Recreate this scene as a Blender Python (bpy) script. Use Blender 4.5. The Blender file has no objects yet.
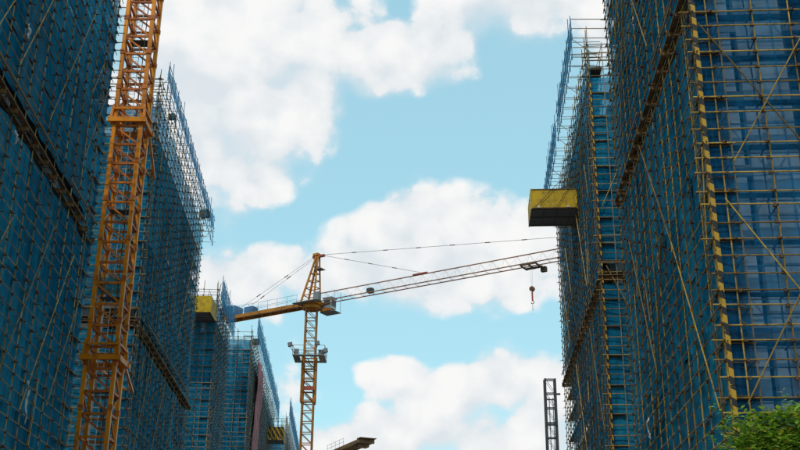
import bpy, math, random
import numpy as np
from mathutils import Vector, Matrix
rnd = random.Random(7)
scn = bpy.context.scene
col = scn.collection

# ------------------------------------------------------------------ camera
PITCH, ROLL, FPX = math.radians(21.6), 0.0096, 1074.0
F = Vector((0, math.cos(PITCH), math.sin(PITCH)))
R0 = Vector((1, 0, 0)); U0 = Vector((0, -math.sin(PITCH), math.cos(PITCH)))
RR = R0 * math.cos(ROLL) + U0 * math.sin(ROLL)
UU = -R0 * math.sin(ROLL) + U0 * math.cos(ROLL)
cam = bpy.data.cameras.new('camera'); camo = bpy.data.objects.new('camera', cam); col.objects.link(camo)
cam.sensor_width = 36.0; cam.lens = 36.0 * FPX / 800.0
cam.clip_start = 0.1; cam.clip_end = 6000
camo.matrix_world = Matrix(((RR.x, UU.x, -F.x, 0), (RR.y, UU.y, -F.y, 0), (RR.z, UU.z, -F.z, 1.6), (0, 0, 0, 1)))
scn.camera = camo

# ------------------------------------------------------------------ exposure
vs = scn.view_settings
vs.view_transform = 'Standard'; vs.look = 'None'; vs.gamma = 1.0; vs.use_curve_mapping = False
vs.exposure = 0.0
scn.cycles.max_bounces = 4; scn.cycles.diffuse_bounces = 3; scn.cycles.glossy_bounces = 2; scn.cycles.transparent_max_bounces = 12
scn.cycles.use_adaptive_sampling = True; scn.cycles.adaptive_threshold = 0.02
scn.cycles.caustics_reflective = False; scn.cycles.caustics_refractive = False

# ------------------------------------------------------------------ sun
SUN_EL, SUN_AZ = math.radians(58), math.radians(199)     # azimuth clockwise from +Y (north)
sdir = Vector((math.sin(SUN_AZ) * math.cos(SUN_EL), math.cos(SUN_AZ) * math.cos(SUN_EL), math.sin(SUN_EL)))
sl = bpy.data.lights.new('sun', 'SUN'); sl.energy = 2.0; sl.angle = math.radians(0.8); sl.color = (1, .95, .87)
so = bpy.data.objects.new('sun', sl); col.objects.link(so)
so.rotation_euler = sdir.to_track_quat('Z', 'Y').to_euler(); so.location = (0, -20, 80)

# ------------------------------------------------------------------ world: sky with cumulus
w = bpy.data.worlds.new('World'); scn.world = w; w.use_nodes = True
nt = w.node_tree; nt.nodes.clear()

class G:
    """tiny helper for wiring math nodes"""
    def __init__(s, t): s.t = t
    def n(s, kind, **kw):
        x = s.t.nodes.new(kind)
        for k, v in kw.items(): setattr(x, k, v)
        return x
    def put(s, sock, v):
        if hasattr(v, 'is_output'): s.t.links.new(v, sock)
        else: sock.default_value = v
    def m(s, op, a, b=None, c=None, clamp=False):
        x = s.n('ShaderNodeMath', operation=op); x.use_clamp = clamp
        s.put(x.inputs[0], a)
        if b is not None: s.put(x.inputs[1], b)
        if c is not None: s.put(x.inputs[2], c)
        return x.outputs[0]
    def v(s, op, a, b=None):
        x = s.n('ShaderNodeVectorMath', operation=op)
        s.put(x.inputs[0], a)
        if b is not None: s.put(x.inputs[1], b)
        return x.outputs['Value'] if op in ('LENGTH', 'DOT_PRODUCT') else x.outputs[0]
    def noise(s, vec, scale, detail=4, rough=.5, dist=0.0):
        x = s.n('ShaderNodeTexNoise')
        s.put(x.inputs['Vector'], vec)
        x.inputs['Scale'].default_value = scale; x.inputs['Detail'].default_value = detail
        x.inputs['Roughness'].default_value = rough; x.inputs['Distortion'].default_value = dist
        return x.outputs['Fac']
    def ramp(s, fac, stops):
        x = s.n('ShaderNodeValToRGB'); s.put(x.inputs[0], fac)
        e = x.color_ramp.elements
        while len(e) < len(stops): e.new(.5)
        for q, (p, c) in zip(e, stops): q.position = p; q.color = (*c, 1) if len(c) == 3 else c
        return x.outputs[0]
    def mix(s, fac, a, b, mode='MIX'):
        x = s.n('ShaderNodeMix', data_type='RGBA', blend_type=mode)
        s.put(x.inputs[0], fac)
        for i, q in ((6, a), (7, b)):
            if isinstance(q, tuple): q = (*q, 1) if len(q) == 3 else q
            s.put(x.inputs[i], q)
        return x.outputs[2]
    def remap(s, v, a, b, c, d, smooth=False):
        x = s.n('ShaderNodeMapRange')
        if smooth: x.interpolation_type = 'SMOOTHSTEP'
        for i, q in enumerate((v, a, b, c, d)): s.put(x.inputs[i], q)
        return x.outputs[0]

def look(az_px, el_px):     # a direction in the sky (x, z of the unit vector)
    d = (F * FPX + RR * (az_px - 400) + UU * (225 - el_px)).normalized()
    return d.x, d.z
# cumulus masses: centre (as a direction), half width, half height, weight
CL = [(215, 40, 150, 110, 1.3), (320, 35, 95, 62, 1.0), (430, 48, 60, 55, 1.35), (385, 55, 68, 52, 1.2), (250, 105, 100, 85, 1.1), (180, 120, 95, 115, 1.15), (300, 100, 60, 75, 1.0), (250, 160, 70, 40, .7),
      (525, -2, 125, 56, 1.3), (462, -4, 60, 36, 1.2), (610, 5, 130, 60, 1.0),
      (440, 247, 95, 66, 1.3), (505, 258, 95, 66, 1.15), (380, 266, 90, 54, 1.1), (310, 278, 85, 42, .95), (235, 278, 90, 48, .95), (600, 250, 100, 60, .9),
      (398, 388, 42, 32, .95), (448, 405, 70, 50, 1.2), (505, 385, 72, 50, 1.25), (560, 400, 75, 55, 1.1), (440, 438, 135, 34, 1.0), (340, 448, 90, 34, .85),
      (285, 380, 40, 60, .4), (150, 360, 120, 110, .8), (530, 448, 100, 40, 1.0)]
blobs = [(*look(a, b), sx / 1110., sz / 1150., wt) for a, b, sx, sz, wt in CL]
grp = bpy.data.node_groups.new('cloud_field', 'ShaderNodeTree')
grp.interface.new_socket('Vector', in_out='INPUT', socket_type='NodeSocketVector')
grp.interface.new_socket('Value', in_out='OUTPUT', socket_type='NodeSocketFloat')
grp.interface.new_socket('Detail', in_out='OUTPUT', socket_type='NodeSocketFloat')
g = G(grp); gi = g.n('NodeGroupInput'); go = g.n('NodeGroupOutput')
p = gi.outputs[0]
wx = g.n('ShaderNodeTexNoise'); grp.links.new(p, wx.inputs['Vector']); wx.inputs['Scale'].default_value = 7; wx.inputs['Detail'].default_value = 3
off = g.v('MULTIPLY', g.v('SUBTRACT', wx.outputs['Color'], (.5, .5, .5)), (.07, 0, .055))
pw = g.v('ADD', p, off)  # wobble the outlines
best = None
for cx, cz, sx, sz, wt in blobs:
    d = g.v('LENGTH', g.v('MULTIPLY', g.v('SUBTRACT', pw, (cx, 0, cz)), (1 / sx, 0, 1 / sz)))
    b = g.m('MULTIPLY', g.m('SUBTRACT', 1.0, d), wt)
    if best is None: best = b
    else:
        x = g.n('ShaderNodeMath', operation='SMOOTH_MAX'); g.put(x.inputs[0], best); g.put(x.inputs[1], b); x.inputs[2].default_value = .18
        best = x.outputs[0]
n1 = g.noise(g.v('MULTIPLY', p, (1, 1, 1.25)), 11, 8, .61)
# beyond the part of the sky in view the cumulus goes on, scattered by noise alone
away = g.remap(g.v('DOT_PRODUCT', p, tuple(F)), .9, .8, 0, 1, True)
wild = g.m('MULTIPLY', g.m('SUBTRACT', g.noise(g.v('MULTIPLY', p, (1, 1, 1.8)), 3.2, 2), .5), 4.0)
best = g.m('ADD', g.m('MULTIPLY', best, g.m('SUBTRACT', 1.0, away)), g.m('MULTIPLY', wild, away))
vor = g.n('ShaderNodeTexVoronoi'); vor.feature = 'F1'; vor.inputs['Scale'].default_value = 24
vor.inputs['Detail'].default_value = 1.0
grp.links.new(g.v('ADD', p, g.v('MULTIPLY', off, (.5, .5, .5))), vor.inputs['Vector'])
puff = g.m('SUBTRACT', .5, vor.outputs['Distance'])
det = g.m('ADD', g.m('MULTIPLY', g.m('SUBTRACT', n1, .5), 1.0), g.m('MULTIPLY', puff, .42))
fld = g.m('ADD', g.m('MAXIMUM', best, -.9), g.m('MULTIPLY', det, .82))
grp.links.new(fld, go.inputs[0]); grp.links.new(det, go.inputs[1])

g = G(nt)
tc = g.n('ShaderNodeTexCoord'); dirv = g.v('NORMALIZE', tc.outputs['Generated'])
def field(v):
    x = g.n('ShaderNodeGroup'); x.node_tree = grp; nt.links.new(v, x.inputs[0]); return x.outputs
(f1, d1), (f2, d2) = field(dirv), field(g.v('ADD', dirv, (.008, 0, .034)))
lit = g.m('ADD', g.m('MULTIPLY', g.m('SUBTRACT', f1, f2), .22), g.m('MULTIPLY', g.m('SUBTRACT', d1, d2), .85))
lit = g.remap(lit, -.3, .38, 0, 1, True)
dens = g.remap(f1, -.02, g.remap(lit, .1, .55, .7, .24), 0, 1, True)      # sharp tops, bases that thin out
shade = g.mix(lit, (4.85, 5.25, 5.55), (6.3, 6.3, 6.25))
sky = g.n('ShaderNodeTexSky', sky_type='NISHITA'); sky.sun_disc = False
sky.sun_elevation = SUN_EL; sky.sun_rotation = SUN_AZ; sky.air_density = 1.0; sky.dust_density = .4; sky.ozone_density = 1.6
gm_ = g.n('ShaderNodeGamma'); nt.links.new(sky.outputs[0], gm_.inputs[0]); gm_.inputs[1].default_value = .3
tint = g.mix(1.0, gm_.outputs[0], (2.35, 3.65, 3.75), 'MULTIPLY')
cc = g.mix(dens, tint, shade)
bg = g.n('ShaderNodeBackground'); nt.links.new(cc, bg.inputs[0]); bg.inputs[1].default_value = 0.15
w.cycles.sampling_method = 'MANUAL'; w.cycles.sample_map_resolution = 512
wo = g.n('ShaderNodeOutputWorld'); nt.links.new(bg.outputs[0], wo.inputs[0])

# ------------------------------------------------------------------ materials
def mat(name, fn):
    m = bpy.data.materials.new(name); m.use_nodes = True
    t = m.node_tree; t.nodes.clear(); g = G(t)
    out = g.n('ShaderNodeOutputMaterial'); fn(g, out); return m
def principled(g, out, color, rough=.6, metal=0.0, bump=None, bstr=.2, spec=.22):
    b = g.n('ShaderNodeBsdfPrincipled')
    g.put(b.inputs['Base Color'], (*color, 1) if isinstance(color, tuple) and len(color) == 3 else color)
    g.put(b.inputs['Roughness'], rough); b.inputs['Metallic'].default_value = metal; b.inputs['Specular IOR Level'].default_value = spec
    if bump is not None:
        bp = g.n('ShaderNodeBump'); bp.inputs['Strength'].default_value = bstr; bp.inputs['Distance'].default_value = .02
        g.put(bp.inputs['Height'], bump); g.t.links.new(bp.outputs[0], b.inputs['Normal'])
    g.t.links.new(b.outputs[0], out.inputs[0]); return b
def paint(name, c1, c2, dirt, rough=.55, scale=3.0, dirt_amt=.35):
    """painted steel: two tones picked per piece, worn by patches of rust or dirt"""
    def fn(g, out):
        oi = g.n('ShaderNodeObjectInfo'); geo = g.n('ShaderNodeNewGeometry')
        base = g.mix(oi.outputs['Random'], c1, c2)
        n = g.noise(geo.outputs['Position'], scale, 6, .65)
        k = g.remap(n, .62 - dirt_amt * .45, .72, 0, .9, True)
        n2 = g.noise(geo.outputs['Position'], scale * .15, 2)
        base = g.mix(1.0, base, g.ramp(n2, [(.3, (.75, .75, .75)), (.7, (1.15, 1.15, 1.15))]), 'MULTIPLY')
        principled(g, out, g.mix(k, base, dirt), rough, 0.0, n, .3)
    return mat(name, fn)
def net(name, c1, c2, alpha):
    def fn(g, out):
        oi = g.n('ShaderNodeObjectInfo'); geo = g.n('ShaderNodeNewGeometry'); pos = geo.outputs['Position']
        rn = oi.outputs['Random']
        c = g.mix(g.m('POWER', rn, 1.3), c1, c2)
        st = g.noise(g.v('MULTIPLY', pos, (1.4, 1.4, .22)), 1.6, 5, .62)
        c = g.mix(1.0, c, g.ramp(st, [(.3, (.5, .56, .62)), (.5, (.95, .95, .95)), (.72, (1.45, 1.35, 1.25))]), 'MULTIPLY')
        old = g.m('GREATER_THAN', g.m('FRACT', g.m('MULTIPLY', rn, 7.31)), .86)       # a few sheets are sun-faded
        c = g.mix(g.m('MULTIPLY', old, .35), c, (.10, .24, .34))
        dust = g.noise(pos, .7, 6, .65)
        c = g.mix(g.remap(dust, .55, .8, 0, .22, True), c, (.17, .21, .23))
        drip = g.noise(g.v('MULTIPLY', pos, (5, 5, .35)), 1.0, 4, .6)
        c = g.mix(g.remap(drip, .62, .8, 0, .4, True), c, (.03, .05, .06))
        bp = g.n('ShaderNodeBump'); bp.inputs['Strength'].default_value = .8; bp.inputs['Distance'].default_value = .12
        g.put(bp.inputs['Height'], g.noise(g.v('MULTIPLY', pos, (2.2, 2.2, .9)), 1.5, 3, .55, 1.0))
        d = g.n('ShaderNodeBsdfDiffuse'); g.put(d.inputs[0], c); g.t.links.new(bp.outputs[0], d.inputs['Normal'])
        tr = g.n('ShaderNodeBsdfTranslucent'); g.put(tr.inputs[0], c); g.t.links.new(bp.outputs[0], tr.inputs['Normal'])
        tp = g.n('ShaderNodeBsdfTransparent'); tp.inputs[0].default_value = (.82, .93, 1, 1)
        m1 = g.n('ShaderNodeMixShader'); m1.inputs[0].default_value = .4
        g.t.links.new(d.outputs[0], m1.inputs[1]); g.t.links.new(tr.outputs[0], m1.inputs[2])
        m2 = g.n('ShaderNodeMixShader')
        g.put(m2.inputs[0], g.remap(g.noise(pos, .9, 3), .3, .7, 1 - alpha - .08, 1 - alpha + .1))
        g.t.links.new(tp.outputs[0], m2.inputs[1]); g.t.links.new(m1.outputs[0], m2.inputs[2])
        g.t.links.new(m2.outputs[0], out.inputs[0])
    return mat(name, fn)
def stripes(name, axis_from='OBJ', period=.55, vertical=False):
    def fn(g, out):
        tc = g.n('ShaderNodeTexCoord'); sx = g.n('ShaderNodeSeparateXYZ'); g.t.links.new(tc.outputs['Object'], sx.inputs[0])
        a = sx.outputs[2] if not vertical else sx.outputs[0]; b = sx.outputs[0] if not vertical else sx.outputs[2]
        q = g.m('FRACT', g.m('ADD', g.m('DIVIDE', g.m('ADD', a, g.m('MULTIPLY', b, .6)), period), 50.0))
        k = g.m('GREATER_THAN', q, .48)
        n = g.noise(tc.outputs['Object'], 9, 5, .65)
        wear = g.remap(n, .55, .75, 0, .75, True)
        c = g.mix(k, (.02, .02, .022), (.42, .23, .02))
        principled(g, out, g.mix(wear, c, (.16, .13, .09)), .6)
    return mat(name, fn)
def concrete(name, c1, c2):
    def fn(g, out):
        geo = g.n('ShaderNodeNewGeometry'); pos = geo.outputs['Position']
        n = g.noise(pos, .6, 7, .62); n2 = g.noise(g.v('MULTIPLY', pos, (3, 3, .3)), 1.0, 4)
        c = g.mix(n, c1, c2)
        c = g.mix(g.remap(n2, .5, .8, 0, .45, True), c, (.12, .115, .11))
        principled(g, out, c, .85, 0, n, .3)
    return mat(name, fn)
def soil(g, out):
    geo = g.n('ShaderNodeNewGeometry'); pos = geo.outputs['Position']
    n = g.noise(pos, .25, 8, .6); n2 = g.noise(pos, 6, 6, .7)
    c = g.ramp(n, [(.3, (.16, .13, .10)), (.5, (.24, .20, .16)), (.7, (.30, .27, .23))])
    c = g.mix(.35, c, g.ramp(n2, [(.3, (.1, .08, .06)), (.7, (.34, .3, .26))]))
    principled(g, out, c, .95, 0, n2, .6)
def leaf_mat(g, out):
    geo = g.n('ShaderNodeNewGeometry')
    c = g.ramp(geo.outputs['Random Per Island'], [(0, (.03, .075, .01)), (.3, (.14, .27, .02)), (.65, (.26, .41, .035)), (.9, (.38, .47, .05)), (.95, (.45, .30, .03)), (1, (.3, .16, .03))])
    d = g.n('ShaderNodeBsdfPrincipled'); g.put(d.inputs['Base Color'], c); d.inputs['Roughness'].default_value = .5
    t = g.n('ShaderNodeBsdfTranslucent'); g.put(t.inputs[0], c)
    m = g.n('ShaderNodeMixShader'); m.inputs[0].default_value = .35
    g.t.links.new(d.outputs[0], m.inputs[1]); g.t.links.new(t.outputs[0], m.inputs[2]); g.t.links.new(m.outputs[0], out.inputs[0])

M = dict(
    pole_tan=paint('pole_tan', (.17, .092, .02), (.54, .32, .06), (.07, .036, .018), .5, 4, .4),
    pole_brown=paint('pole_brown', (.17, .105, .04), (.54, .35, .12), (.07, .042, .022), .55, 4, .5),
    pole_dark=paint('pole_dark', (.13, .085, .033), (.44, .29, .11), (.06, .036, .02), .6, 4, .5),
    pole_grey=paint('pole_grey', (.13, .10, .065), (.38, .29, .16), (.07, .045, .03), .55, 4, .4),
    pole_blue=paint('pole_blue', (.035, .17, .33), (.07, .25, .42), (.10, .08, .06), .55, 4, .4),
    rust=paint('rust', (.075, .045, .03), (.12, .065, .035), (.03, .022, .018), .7, 6, .4),
    beam=paint('beam_rust', (.16, .075, .03), (.24, .12, .045), (.05, .03, .02), .65, 3, .4),
    tan=paint('tan_steel', (.27, .165, .085), (.34, .22, .12), (.12, .07, .04), .6, 2, .4),
    timber=paint('timber', (.12, .07, .035), (.19, .115, .055), (.05, .035, .025), .8, 3, .4),
    deck=paint('deck_dark', (.05, .04, .032), (.075, .06, .045), (.03, .025, .02), .85, 3, .4),
    orange=paint('crane_orange', (.66, .19, .004), (.74, .24, .007), (.24, .065, .012), .42, 1.7, .3),
    orange_dark=paint('crane_orange_worn', (.46, .10, .006), (.60, .165, .008), (.16, .045, .014), .5, 2.2, .5),
    yellow=paint('crane_yellow', (.42, .145, .012), (.49, .19, .018), (.15, .05, .018), .45, 1.5, .35),
    jib=paint('jib_faded', (.24, .095, .045), (.30, .12, .055), (.15, .055, .035), .5, 1.2, .35),
    platform=paint('platform_yellow', (.50, .30, .008), (.55, .34, .01), (.24, .14, .03), .5, 2.2, .42),
    dark=paint('dark_steel', (.045, .045, .05), (.07, .07, .075), (.06, .045, .035), .55, 2, .3),
    floor=paint('chequer_plate', (.10, .10, .105), (.13, .13, .135), (.07, .06, .05), .6, 2, .3),
    white=paint('pale_panel', (.62, .62, .60), (.70, .70, .68), (.4, .38, .35), .5, 1.5, .3),
    grey=paint('grey_panel', (.17, .17, .17), (.23, .23, .23), (.18, .16, .14), .5, 1.5, .3),
    bluep=paint('blue_panel', (.06, .16, .32), (.09, .22, .4), (.1, .11, .13), .5, 1.5, .3),
    red=paint('red_steel', (.35, .06, .04), (.42, .09, .05), (.16, .06, .04), .5, 1.5, .3),
    glass=mat('cab_glass', lambda g, o: principled(g, o, (.05, .07, .08), .08)),
    cable=mat('cable', lambda g, o: principled(g, o, (.22, .18, .16), .5)),
    rag=mat('rag', lambda g, o: principled(g, o, (.45, .46, .47), .8)),
    conc=concrete('concrete', (.42, .41, .39), (.30, .295, .285)),
    wall=concrete('rendered_wall', (.78, .78, .77), (.66, .66, .65)),
    void=mat('dark_room', lambda g, o: principled(g, o, (.07, .07, .075), .9)),  # darkness of the unlit rooms, put into the colour
    net=net('net_blue', (.012, .215, .385), (.04, .37, .60), .22),
    net_sheer=net('net_sheer', (.004, .10, .24), (.012, .17, .38), .46),
    net_light=net('net_pale', (.03, .26, .47), (.05, .32, .54), .2),
    net_pink=net('net_pink', (.52, .27, .29), (.58, .31, .32), .12),
    net_green=net('net_green', (.03, .16, .10), (.04, .2, .13), .4),
    hazard=stripes('hazard_stripes'), hazard_v=stripes('hazard_stripes_panel', period=.72, vertical=True),
    soil=mat('bare_soil', soil), leaf=mat('leaf', leaf_mat),
    bark=mat('bark', lambda g, o: principled(g, o, (.13, .09, .06), .9)),
)

# ------------------------------------------------------------------ mesh helpers
def prism_mesh(name, n, r, m, square=False):
    vs, fs = [], []
    for z in (0, 1):
        for i in range(n):
            a = 2 * math.pi * (i + (.5 if square else 0)) / n
            vs.append((r * math.cos(a), r * math.sin(a), z))
    for i in range(n): j = (i + 1) % n; fs.append((i, j, n + j, n + i))
    fs.append(tuple(range(n - 1, -1, -1))); fs.append(tuple(range(n, 2 * n)))
    me = bpy.data.meshes.new(name); me.from_pydata(vs, [], fs); me.materials.append(m)
    if not square: me.polygons.foreach_set('use_smooth', [i < n for i in range(n + 2)])
    return me
_shared = {}
def shared(kind, m):
    k = (kind, m.name)
    if k not in _shared:
        _shared[k] = prism_mesh(kind + '_' + m.name, 6 if kind == 'tube' else 4, 1.0 if kind == 'tube' else math.sqrt(.5), m, kind != 'tube')
    return _shared[k]
_base = {}
def base_of(o): return _base.get(o.name, Vector((0, 0, 0)))
def link(name, me, parent, mw):
    o = bpy.data.objects.new(name, me); col.objects.link(o)
    if parent is not None:
        o.parent = parent; o.matrix_local = Matrix.Translation(-base_of(parent)) @ mw if parent.name in _base else mw
    else: o.matrix_world = mw
    return o
def frame(p, q, up=None):
    d = (q - p); L = d.length; d = d / L
    ref = up or Vector((0, 0, 1))
    if abs(d.dot(ref)) > .98: ref = Vector((0, 1, 0))
    x = ref.cross(d).normalized(); y = d.cross(x)
    return Matrix(((x.x, y.x, d.x, p.x), (x.y, y.y, d.y, p.y), (x.z, y.z, d.z, p.z), (0, 0, 0, 1))), L
def pole(name, p, q, r, m, parent):
    p, q = Vector(p), Vector(q); f, L = frame(p, q)
    return link(name, shared('tube', m), parent, f @ Matrix.Diagonal((r, r, L, 1)))
def bar(name, p, q, a, b, m, parent):       # square bar, a x b
    p, q = Vector(p), Vector(q); f, L = frame(p, q)
    return link(name, shared('bar', m), parent, f @ Matrix.Diagonal((a, b, L, 1)))
class MB:
    def __init__(s): s.v, s.f = [], []
    def prism(s, p, q, r, n=4, up=None):
        f, L = frame(Vector(p), Vector(q), up); k = len(s.v)
        for z in (0, L):
            for i in range(n):
                a = 2 * math.pi * (i + .5) / n
                s.v.append(tuple(f @ Vector((r * math.cos(a), r * math.sin(a), z))))
        for i in range(n): j = (i + 1) % n; s.f.append((k + i, k + j, k + n + j, k + n + i))
        s.f.append(tuple(k + i for i in range(n - 1, -1, -1))); s.f.append(tuple(k + n + i for i in range(n)))
    def box(s, c, ax, ay, az):            # centre and three half-extent vectors
        c, ax, ay, az = map(Vector, (c, ax, ay, az)); k = len(s.v)
        for a in (-1, 1):
            for b in (-1, 1):
                for d in (-1, 1): s.v.append(tuple(c + ax * a + ay * b + az * d))
        for q in ((0, 1, 3, 2), (4, 6, 7, 5), (0, 4, 5, 1), (2, 3, 7, 6), (0, 2, 6, 4), (1, 5, 7, 3)): s.f.append(tuple(k + i for i in q))
    def lo_hi(s, a, b):
        a, b = Vector(a), Vector(b); h = (b - a) / 2
        s.box((a + b) / 2, (h.x, 0, 0), (0, h.y, 0), (0, 0, h.z))
    def build(s, name, m, parent=None, kind=None, smooth=False):
        me = bpy.data.meshes.new(name); me.from_pydata(s.v, [], s.f); me.materials.append(m); me.update()
        import bmesh
        bm = bmesh.new(); bm.from_mesh(me); bmesh.ops.recalc_face_normals(bm, faces=bm.faces); bm.to_mesh(me); bm.free()
        if smooth: me.polygons.foreach_set('use_smooth', [True] * len(me.polygons))
        o = link(name, me, parent, Matrix.Identity(4))
        if kind: o['kind'] = kind
        return o
def thing(name, base, label, cat, group=None):
    o = bpy.data.objects.new(name, None); col.objects.link(o); o.location = base; o.empty_display_size = .5
    _base[o.name] = Vector(base); o['label'] = label; o['category'] = cat
    if group: o['group'] = group
    return o
def tag(o, label, cat, group=None):
    o['label'] = label; o['category'] = cat
    if group: o['group'] = group
    return o
def V3(p2, z): return Vector((p2[0], p2[1], z))

# ------------------------------------------------------------------ the ground
gm = bpy.data.meshes.new('ground'); S = 3000
gm.from_pydata([(-S, -S, 0), (S, -S, 0), (S, S, 0), (-S, S, 0)], [], [(0, 1, 2, 3)]); gm.materials.append(M['soil'])
go_ = link('ground', gm, None, Matrix.Identity(4)); go_['kind'] = 'structure'

# ------------------------------------------------------------------ concrete blocks and their scaffolding
BUILD_GROUP = 'unfinished concrete blocks behind blue netting'
SCAF_GROUP = 'netted tube scaffolds along the street'

def building(A, e, o, length, width, ztop, label, fronts=None, floor=3.0):
    """A: facade corner (scaffold plane), e: along the street, o: outward to the street"""
    A, e, o = Vector(A), Vector(e), Vector(o)
    t = thing('concrete_building', (A.x, A.y, 0), label, 'building', BUILD_GROUP)
    def box(name, s0, s1, d0, d1, z0, z1, m):
        mb = MB(); c2 = A + e * ((s0 + s1) / 2) + o * ((d0 + d1) / 2)
        mb.box(V3(c2, (z0 + z1) / 2), V3(e * ((s1 - s0) / 2), 0), V3(o * ((d1 - d0) / 2), 0), (0, 0, (z1 - z0) / 2))
        return mb.build(name, m, t)
    D = -1.3; s0, s1 = 1.3, length - .6
    box('dark_interior', s0 + 1.4, s1 - .3, -width + .5, D - 1.5, 0, ztop - .3, M['void'])  # solid dark box in place of rooms; their shade is its colour
    nf = int(ztop / floor)
    for k in range(1, nf + 1):
        box('floor_slab', s0, s1, -width, D, k * floor - .45, k * floor, M['conc'])
    s = s0 + .02; i = 0
    while s < s1 - .8:
        wd = .5 if i % 3 else 1.5
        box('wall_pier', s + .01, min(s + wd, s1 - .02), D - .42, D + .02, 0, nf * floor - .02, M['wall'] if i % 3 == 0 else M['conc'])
        s += wd + 2.1; i += 1
    for (d0, d1) in (fronts or [(2.4, 4.0), (6.2, 7.6), (10, 11.4)]):
        if d1 < width: box('wall_pier', s0 - .02, s0 + .42, -d1, -d0, 0, nf * floor - .02, M['wall'])
    return t

_panel = {}
def panel_mesh(m, var):
    k = (m.name, var)
    if k in _panel: return _panel[k]
    r = random.Random(var * 31 + 5); nu, nv = 5, 10; vs, fs = [], []
    ph = [r.uniform(0, 6.3) for _ in range(3)]
    for j in range(nv + 1):
        for i in range(nu + 1):
            u, v = i / nu, j / nv
            d = -.05 * abs(math.sin(v * 4.5 * math.pi + ph[0])) * (.4 + math.sin(u * math.pi)) + .03 * math.sin(u * 9 + ph[1] + v * 2) + .02 * r.uniform(-1, 1)
            vs.append((u + (r.uniform(-.012, .012) if 0 < i < nu else 0), d, v + (r.uniform(-.01, .01) if j in (0, nv) else 0)))
    for j in range(nv):
        for i in range(nu):
            a = j * (nu + 1) + i; fs.append((a, a + 1, a + nu + 2, a + nu + 1))
    me = bpy.data.meshes.new('net_panel'); me.from_pydata(vs, [], fs); me.materials.append(m)
    me.polygons.foreach_set('use_smooth', [True] * len(fs)); _panel[k] = me; return me

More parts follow.
